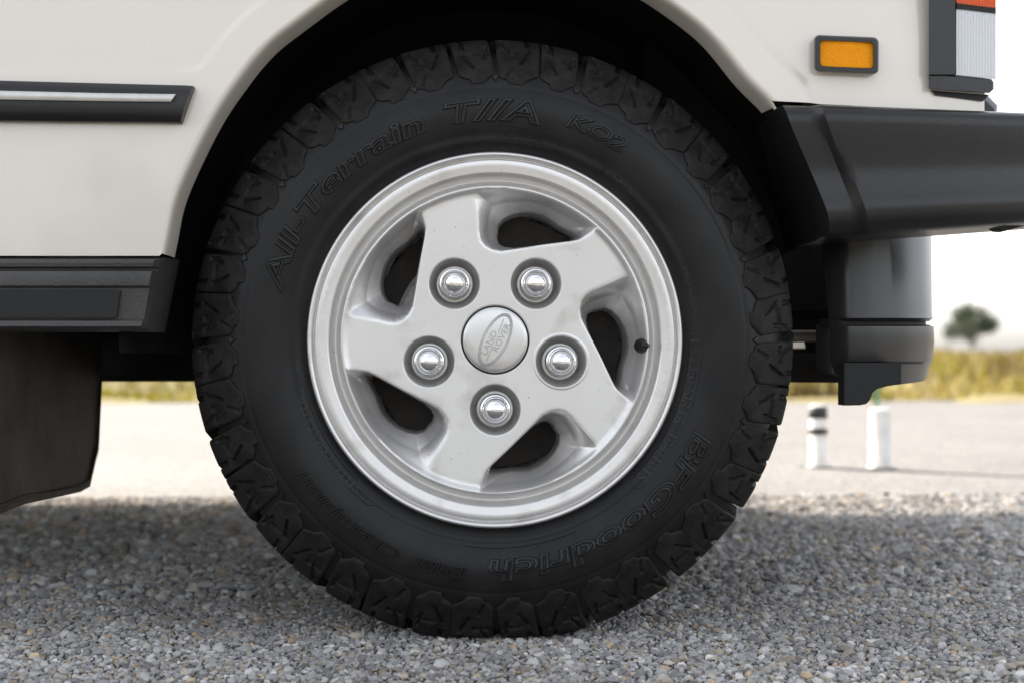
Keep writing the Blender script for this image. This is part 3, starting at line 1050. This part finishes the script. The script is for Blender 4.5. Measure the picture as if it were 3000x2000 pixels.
def text_outline(s, shear, offset, bev):
    cu = bpy.data.curves.new('txt', 'FONT')
    cu.body = s; cu.size = 1.0; cu.shear = shear; cu.offset = offset
    cu.fill_mode = 'NONE'; cu.bevel_depth = bev; cu.bevel_resolution = 1; cu.resolution_u = 3; cu.align_x = 'CENTER'
    ob = bpy.data.objects.new('txt', cu)
    COL.objects.link(ob)
    dg = bpy.context.evaluated_depsgraph_get()
    me = bpy.data.meshes.new_from_object(ob.evaluated_get(dg))
    v = np.array([tuple(p.co) for p in me.vertices]); f = [tuple(p.vertices) for p in me.polygons]
    bpy.data.objects.remove(ob); bpy.data.curves.remove(cu); bpy.data.meshes.remove(me)
    return v, f

def big_text(s, r_mid, hgt, a_mid, span, offset=0.0, shear=0.0):
    mb = MB()
    arc_text(mb, s, r_mid, hgt * .96, a_mid, span * .99, .0007, offset=offset, shear=shear)
    v, f = text_outline(s, shear, offset, .045)
    lo, hi = v.min(0), v.max(0)
    u = (v - (lo + hi) / 2) / np.maximum(hi - lo, 1e-6)
    aa = R(a_mid) - u[:, 0] * R(span); r_ = r_mid + u[:, 1] * hgt
    y = side_at(r_) - .0010 - v[:, 2] / .045 * .0018
    mb.add(np.stack([HX + r_ * np.cos(aa), y, HZ + r_ * np.sin(aa)], 1).tolist(), f)
    mb.build('sidewall_lettering', M['letter'], wheel)

def arc_text(mb, s, r_mid, hgt, a_mid, span, th=.0011, surf=side_at, offset=0.0, shear=0.0):
    """raised letters along an arc, reading clockwise; span in degrees"""
    v, f = text_raw(s, shear, offset)
    lo, hi = v.min(0), v.max(0)
    u = (v - (lo + hi) / 2) / np.maximum(hi - lo, 1e-6)
    aa = R(a_mid) - u[:, 0] * R(span)
    r_ = r_mid + u[:, 1] * hgt
    y = np.where(v[:, 2] > 0, surf(r_) - th, surf(r_) + .0012)
    mb.add(np.stack([HX + r_ * np.cos(aa), y, HZ + r_ * np.sin(aa)], 1).tolist(), f)

def fit(mb, s, r_mid, hgt, a_mid, wide=1.0, **kw):
    v, f = text_raw(s)
    lo, hi = v.min(0), v.max(0)
    asp = (hi[0] - lo[0]) / (hi[1] - lo[1])
    arc_text(mb, s, r_mid, hgt, a_mid, math.degrees(asp * hgt * wide / r_mid), **kw)

big_text('All-Terrain', .2695, .0260, 138, 60, offset=.012, shear=.12)
big_text('T//A', .2705, .0270, 90.5, 25, offset=.016, shear=.15)
big_text('KO2', .2735, .0190, 64, 16, offset=.01, shear=.2)
big_text('BFGoodrich', .2700, .0270, 302, 68, offset=.012, shear=.1)
big_text('Champion', .2745, .0180, 230, 32, shear=.15)
big_text('Baja', .2745, .0180, 256.5, 13, shear=.15)
mb = MB(); arc_text(mb, 'LT235/70R16  104/101S', .2380, .0120, -22, 44, .0009); mb.build('sidewall_lettering', M['letter'], wheel)
mb = MB(); arc_text(mb, 'TRACTION', .2400, .0060, 83, 13, .0006); mb.build('sidewall_lettering', M['letter'], wheel)
mb = MB(); arc_text(mb, 'MAX', .2480, .0050, 83, 4, .0006); mb.build('sidewall_lettering', M['letter'], wheel)
mb = MB(); arc_text(mb, 'TUBELESS', .2360, .0055, 118, 14, .0006); mb.build('sidewall_lettering', M['letter'], wheel)
mb = MB(); arc_text(mb, 'RADIAL', .2380, .0065, 52, 12, .0007); mb.build('sidewall_lettering', M['letter'], wheel)
mb = MB(); arc_text(mb, 'MAX LOAD SINGLE', .2345, .0042, 12, 22, .0005); mb.build('sidewall_lettering', M['letter'], wheel)
mb = MB(); arc_text(mb, 'MAX LOAD DUAL', .2400, .0042, 12, 20, .0005); mb.build('sidewall_lettering', M['letter'], wheel)
mb = MB(); arc_text(mb, 'STEEL  POLYESTER', .2390, .0070, 212, 32, .0007); mb.build('sidewall_lettering', M['letter'], wheel)
mb = MB(); arc_text(mb, 'TREAD PLIES', .2345, .0045, 180, 18, .0005); mb.build('sidewall_lettering', M['letter'], wheel)
mb = MB()
# frames round the size marks
def stadium(mb, r0, r1, a0, a1, t=.0005):
    pts = []
    for k in range(31): pts.append((r1, a0 + (a1 - a0) * k / 30))
    for k in range(1, 9):
        b_ = math.pi * k / 9; pts.append(((r0 + r1) / 2 + (r1 - r0) / 2 * math.cos(b_), a1 + math.degrees((r1 - r0) / 2 * math.sin(b_) / r0) * (1 if a1 > a0 else -1)))
    for k in range(31): pts.append((r0, a1 + (a0 - a1) * k / 30))
    for k in range(1, 9):
        b_ = math.pi * k / 9; pts.append(((r0 + r1) / 2 - (r1 - r0) / 2 * math.cos(b_), a0 - math.degrees((r1 - r0) / 2 * math.sin(b_) / r0) * (1 if a1 > a0 else -1)))
    pts.append(pts[0])
    mb.tube([(HX + r_ * math.cos(R(a_)), float(side_at(r_)) - .0001, HZ + r_ * math.sin(R(a_))) for r_, a_ in pts], t, 5, cap=False)
mb = MB(); stadium(mb, .2305, .2455, 1, -45); mb.build('moulded_outline', M['letter'], wheel)
mb = MB(); stadium(mb, .2345, .2520, 92, 74); mb.build('moulded_outline', M['letter'], wheel)
mb = MB(); stadium(mb, .2320, .2450, 232, 194); mb.build('moulded_outline', M['letter'], wheel)
mb = MB(); stadium(mb, .2320, .2450, 292, 262); mb.build('moulded_outline', M['letter'], wheel)

# raised letters on the rim flange
FR = np.array([.1985, .2050, .2112]); FY = np.array([.0060, .0050, .0040])
surf_f = lambda r_: np.interp(r_, FR, FY)
mb = MB(); arc_text(mb, '(TUBELESS  ANR 1069', .2050, .0068, 11, 29, .0007, surf=surf_f); mb.build('rim_lettering', M['silver'], wheel)
mb = MB(); arc_text(mb, '7J x 16 x 33   5 1 H2)', .2050, .0068, -20, 27, .0007, surf=surf_f); mb.build('rim_lettering', M['silver'], wheel)
mb = MB(); arc_text(mb, '(554-E-1', .2050, .0068, 164, 15, .0007, surf=surf_f); mb.build('rim_lettering', M['silver'], wheel)
mb = MB(); arc_text(mb, 'LAND ROVER', .2050, .0068, 184, 20, .0007, surf=surf_f); mb.build('rim_lettering', M['silver'], wheel)

# tread blocks: one long and one short shoulder block per pitch, 20 pitches
PATH = [(.3010, .0002), (.3090, .0035), (.3180, .0078), (.3270, .0140), (.3360, .0215), (.3450, .0290), (.3530, .0345), (.3595, .0400), (.3640, .0470), (.3660, .0560), (.3665, .0860)]
PS = np.array([0, .0088, .0188, .0297, .0414, .0531, .0628, .0713, .0796, .0888, .1188])
def path(s): return np.interp(s, PS, [p[0] for p in PATH]), np.interp(s, PS, [p[1] for p in PATH])
def block_mesh(name, a0, a1, low, slant, grooves, tin0, tin1, shelf):
    """a0..a1 angular span (deg, clockwise), low: lower outline as (share, path length)"""
    nc, ns = 36, 40
    v = []; f = []
    lu = [p[0] for p in low]; ls = [p[1] for p in low]
    for i in range(nc + 1):
        u = i / nc
        s0 = np.interp(u, lu, ls)
        for k in range(ns + 1):
            w = k / ns
            s = s0 + (.1188 - s0) * w ** 1.15
            r_, y = path(s)
            # edges of the block lean with height; the groove between blocks widens to the top
            hs_ = np.clip((s - .02) / .07, 0, 1)
            ad = a0 + (a1 - a0) * (u * (1 - (tin0 + tin1) * hs_) + tin0 * hs_) + slant * hs_ + slant * 2.2 * np.clip((s - .085) / .03, 0, 1)
            g_ = 0.0
            for gu, gs0, gs1, gd, gw, gk in grooves:
                cen = gu + gk * (s - gs0) / max(gs1 - gs0, 1e-4)
                if gs0 <= s <= gs1: g_ = max(g_, gd * min(1, max(0, (1 - abs(u - cen) / gw) * 2.6)))
            if shelf[1] < u < shelf[2]: g_ = max(g_, .0034 * min(1, 2.4 * max(0, 1 - abs(s - shelf[0] - .006 * (u - .5)) / .0032)))
            edge = min(u, 1 - u)
            rnd = .0016 * max(0, 1 - edge / .05) ** 2 + .0014 * max(0, 1 - w / .06) ** 2
            # depth is taken along the outward normal of the path
            n_r, n_y = (0.35, -.94) if s < .06 else ((.75, -.66) if s < .08 else (1, 0))
            q_ = -(g_ + rnd)
            r2 = r_ + n_r * q_; y2 = y + n_y * q_
            a = R(90 - ad)
            v.append((r2 * math.cos(a), y2, r2 * math.sin(a)))
    idg = lambda i, k: i * (ns + 1) + k
    for i in range(nc):
        for k in range(ns):
            f.append((idg(i, k), idg(i + 1, k), idg(i + 1, k + 1), idg(i, k + 1)))
    # walls down to the carcass
    bd = [idg(i, 0) for i in range(nc + 1)] + [idg(nc, k) for k in range(1, ns + 1)] + [idg(i, ns) for i in range(nc - 1, -1, -1)] + [idg(0, k) for k in range(ns - 1, 0, -1)]
    b0 = len(v)
    for q_ in bd:
        x, y, z = v[q_]; v.append((x, y, z))
    for q_ in bd:
        x, y, z = v[q_]; r_ = math.hypot(x, z)
        if r_ > .352:
            k_ = .350 / r_; v.append((x * k_, y + (.004 if y < .06 else 0), z * k_))
        else:
            k_ = (r_ - .003) / r_; v.append((x * k_, y + .009, z * k_))
    nb = len(bd)
    for i in range(nb):
        j = (i + 1) % nb
        f.append((b0 + j, b0 + i, b0 + nb + i, b0 + nb + j))
    o = make(name, v, f, M['tread'], wheel, False, local=True)
    smooth_by_angle(o, 24)
    return o
PITCHES = 20
stp = 360 / PITCHES
lowA = [(0, .016), (.10, .010), (.22, .0085), (.30, .0025), (.62, .0020), (.74, .010), (.86, .0135), (1, .0175)]
lowB = [(0, .017), (.14, .0125), (.30, .0100), (.36, .003), (.70, .0035), (.82, .0105), (1, .0165)]
blkA = block_mesh('tread_block', .45, 9.40, lowA, -.9, [(.55, .034, .062, .0036, .05, .25), (.30, .052, .078, .0036, .045, -.2), (.72, .066, .118, .0045, .06, .0), (.20, .012, .030, .0024, .05, .15)], .05, .0, (.0535, .10, .50))
blkB = block_mesh('tread_block', 9.65, 17.45, lowB, -.9, [(.45, .026, .050, .0034, .06, -.25), (.25, .060, .118, .0045, .07, .1), (.78, .040, .064, .0032, .06, .1)], .0, .06, (.0500, .35, .92))
v = []; f = []
def inner_block(name, a0, a1, y0, y1, R_):
    b_ = MB()
    pts = []
    for r_ in (.351, R_):
        i = 0 if r_ < .36 else .35
        ring = []
        for (ad, y) in ((a0 + i, y0 + .001 * i), (a1 - i, y0 + .003), (a1 - i + 1.2, (y0 + y1) / 2), (a1 - i, y1), (a0 + i, y1), (a0 + i + 1.2, (y0 + y1) / 2)):
            a = R(90 - ad); ring.append((r_ * math.cos(a), y, r_ * math.sin(a)))
        pts.append(ring)
    b_.loft(pts, cap=True)
    return make(name, b_.v, b_.f, M['tread'], wheel, False, local=True)
blkC = inner_block('tread_block', 1, 8.4, .094, .128, .3665)
blkD = inner_block('tread_block', 10, 16.6, .136, .170, .3665)
blkE = inner_block('tread_block', 2, 9.5, .178, .215, .3650)
for src in (blkA, blkB, blkC, blkD, blkE):
    for k in range(1, PITCHES):
        o = src.copy()
        COL.objects.link(o)
        o.parent = wheel
        ra = R(stp * k + (random.uniform(-.4, .4)))
        ca, sa_ = math.cos(ra), math.sin(ra)
        if ca < -.90:                        # the loaded blocks at the road are pressed flat
            o.data = src.data.copy()
            for p in o.data.vertices:
                x, y, z = p.co
                wx, wy, wz = squash(x * ca + z * sa_ + HX, y, -x * sa_ + z * ca + HZ)
                p.co = (wx - HX, wy, wz - HZ)
        else:
            o.rotation_euler = (0, ra, 0)
# little triangular marks between the shoulder blocks
for k in range(PITCHES):
    mb = MB()
    a = R(90 - (stp * k + 18))
    for r0_, wd_, hh_ in ((.3065, .0042, .0062),):
        tri = []
        for dx, dr in ((-wd_, hh_), (wd_, hh_), (0, 0)):
            r_ = r0_ + dr; aa = a - dx / r_
            tri.append((r_, aa))
        top = [(HX + r_ * math.cos(aa), float(side_at(r_)) - .0022, HZ + r_ * math.sin(aa)) for r_, aa in tri]
        bot = [(HX + r_ * math.cos(aa), float(side_at(r_)) + .001, HZ + r_ * math.sin(aa)) for r_, aa in tri]
        mb.loft([bot, top], cap=True)
    mb.build('wear_mark', M['letter'], wheel)

# the other wheels of the car, out of view
for (wx, wy) in ((0, 1.62), (-2.56, 0.0), (-2.56, 1.62)):
    v, f = revolve([(.0005, .02), (.18, .012), (.205, .004), (.223, .004), (.24, .0), (.285, -.002), (.33, .02), (.366, .04), (.366, .20), (.33, .235), (.22, .24), (.05, .2), (.0005, .2)], 64, 0, 0, 0)
    v = [(x + wx + HX, y + wy, z + HZ) for x, y, z in v]
    make('tyre', v, f, M['rubber'], car, True)

# ------------------------------------------------------------------ things beyond the road
def post(px0, px1, py_t, py_b, bands, label, cat='post', domed=False):
    pb = gpt((px0 + px1) / 2, py_b)
    dist = (pb - CAM).dot(fwd)
    rad = (px1 - px0) / 2 / FPX * dist
    h = (py_b - py_t) / FPX * dist
    t = lab(empty('marker_post', pb), label, cat, 'short white posts on the road joint')
    v, f = revolve([(rad * 1.25, 0), (rad * 1.25, .006), (rad, .009), (rad, h - .01), (rad * .85, h - .002), (rad * .4, h), (.0004, h)], 28)
    v = [(x, z, y) for x, y, z in v]
    make('shaft', v, f, M['white'], t, True, local=True)
    for y0, y1 in bands:
        z0, z1 = (py_b - y1) / FPX * dist, (py_b - y0) / FPX * dist
        v, f = revolve([(rad * .9, z0), (rad * 1.04, z0), (rad * 1.04, z1), (rad * .9, z1)], 28)
        v = [(x, z, y) for x, y, z in v]
        make('band', v, f, M['black'], t, True, local=True)
    v, f = revolve([(rad * 1.5, 0), (rad * 1.45, .004), (rad * 1.2, .006)], 28)
    make('base_shadow', [(x, z, y) for x, y, z in v], f, M['black'], t, True, local=True)  # black ring drawn in for the dark shadow at the post's base
post(2371, 2423, 1184, 1368, ((1190, 1224), (1253, 1271)), 'short white post with two black bands behind the tyre')
post(2548, 2610, 1194, 1371, (), 'short plain white post on the road joint right of the banded one')

pg = gpt(2600, 1193)
sc_ = (pg - CAM).dot(fwd) / FPX
t = lab(empty('green_stake', pg + Vector((0, .25, 0))), 'thin green stake standing in the dry grass beyond the white posts', 'stake')
b = MB(); b.box(-7 * sc_, 7 * sc_, -.006, .006, 0, .26, .004)
make('stake_blade', b.v, b.f, M['green'], t, local=True)
b = MB(); b.box(-9 * sc_, 9 * sc_, -.009, .009, .255, .275, .004)
make('stake_cap', b.v, b.f, M['green'], t, local=True)

M['bark'] = mat('bark', (.10, .075, .055), .9, bump=.8, bscale=20, bdist=.05)
M['leaf'] = mat('leaf', rough=.6, attr='tint')
def tree(px, py_top, dist, crown_w, label, seed, y_sign=1, loc=None):
    rg = np.random.default_rng(seed)
    base_ = (CAM + (ray(px, 1050) * dist)) if loc is None else Vector(loc)
    base_.z = 0
    top = (1050 - py_top) / FPX * dist + CAMZ if loc is None else py_top
    t = lab(empty('tree', base_), label, 'tree')
    b_ = MB()
    tr = [(0, 0, 0), (.05, .05, top * .3), (-.05, .1, top * .55), (.1, 0, top * .85)]
    b_.tube(tr, [.10, .08, .06, .03], 10)
    for k in range(7):
        a = k * 2.4; z = top * (.45 + .06 * k)
        b_.tube([(0, .05, z), (crown_w * .2 * math.cos(a), crown_w * .2 * math.sin(a), z + top * .1), (crown_w * .38 * math.cos(a), crown_w * .38 * math.sin(a), z + top * .14)], [.06, .04, .015], 6)
    make('trunk', b_.v, b_.f, M['bark'], t, True, local=True)
    n_ = 5200
    ncl = 17
    cc_ = rg.normal(0, 1, (ncl, 3)); cc_ /= np.linalg.norm(cc_, axis=1, keepdims=True)
    cc_ *= rg.uniform(.35, .9, (ncl, 1)); cc_[:, :2] *= crown_w / 2; cc_[:, 2] = top * .64 + cc_[:, 2] * top * .34; cc_[:, 0] *= 1.15
    ci_ = rg.integers(0, ncl, n_)
    p = cc_[ci_] + rg.normal(0, 1, (n_, 3)) * np.array([crown_w * .09, crown_w * .09, top * .06])
    sz = rg.uniform(.05, .13, n_) * crown_w / 3
    d1 = rg.normal(0, 1, (n_, 3)); d2 = rg.normal(0, 1, (n_, 3))
    V_ = np.zeros((n_, 3, 3)); V_[:, 0] = p; V_[:, 1] = p + d1 * sz[:, None]; V_[:, 2] = p + d2 * sz[:, None]
    lc = np.array([(.05, .075, .03), (.075, .10, .04), (.10, .115, .06), (.04, .055, .03)])[ci_ % 4] * rg.uniform(.8, 1.25, n_)[:, None]
    make_np('crown', V_.reshape(-1, 3), np.arange(n_ * 3), 3, M['leaf'], t, False, np.repeat(lc, 3, 0), local=True)
tree(2848, 888, 70, 2.3, 'small grey green tree far beyond the verge, right of the bumper apron', 3)
# a wood on the camera's side of the road, seen only as the dark skyline mirrored in the chrome nuts
rg = np.random.default_rng(5)
n_ = 14000
tx = rg.uniform(-45, 45, n_); hmax = 4.5 + 2.2 * np.sin(tx * .55) + 1.2 * np.sin(tx * 1.7 + 1)
p = np.stack([tx, -42 + rg.normal(0, 1.6, n_), rg.uniform(0, 1, n_) ** .8 * hmax], 1)
sz = rg.uniform(.2, .5, n_)
V_ = np.zeros((n_, 3, 3)); V_[:, 0] = p; V_[:, 1] = p + rg.normal(0, 1, (n_, 3)) * sz[:, None]; V_[:, 2] = p + rg.normal(0, 1, (n_, 3)) * sz[:, None]
V_[:, :, 2] = np.maximum(V_[:, :, 2], 0)
lc = np.array([(.05, .075, .03), (.075, .10, .04), (.10, .115, .06)])[rg.integers(0, 3, n_)]
lab(make_np('far_wood', V_.reshape(-1, 3), np.arange(n_ * 3), 3, M['leaf'], None, False, np.repeat(lc, 3, 0)), 'low green wood behind the camera, mirrored in the chrome nuts', kind='stuff')
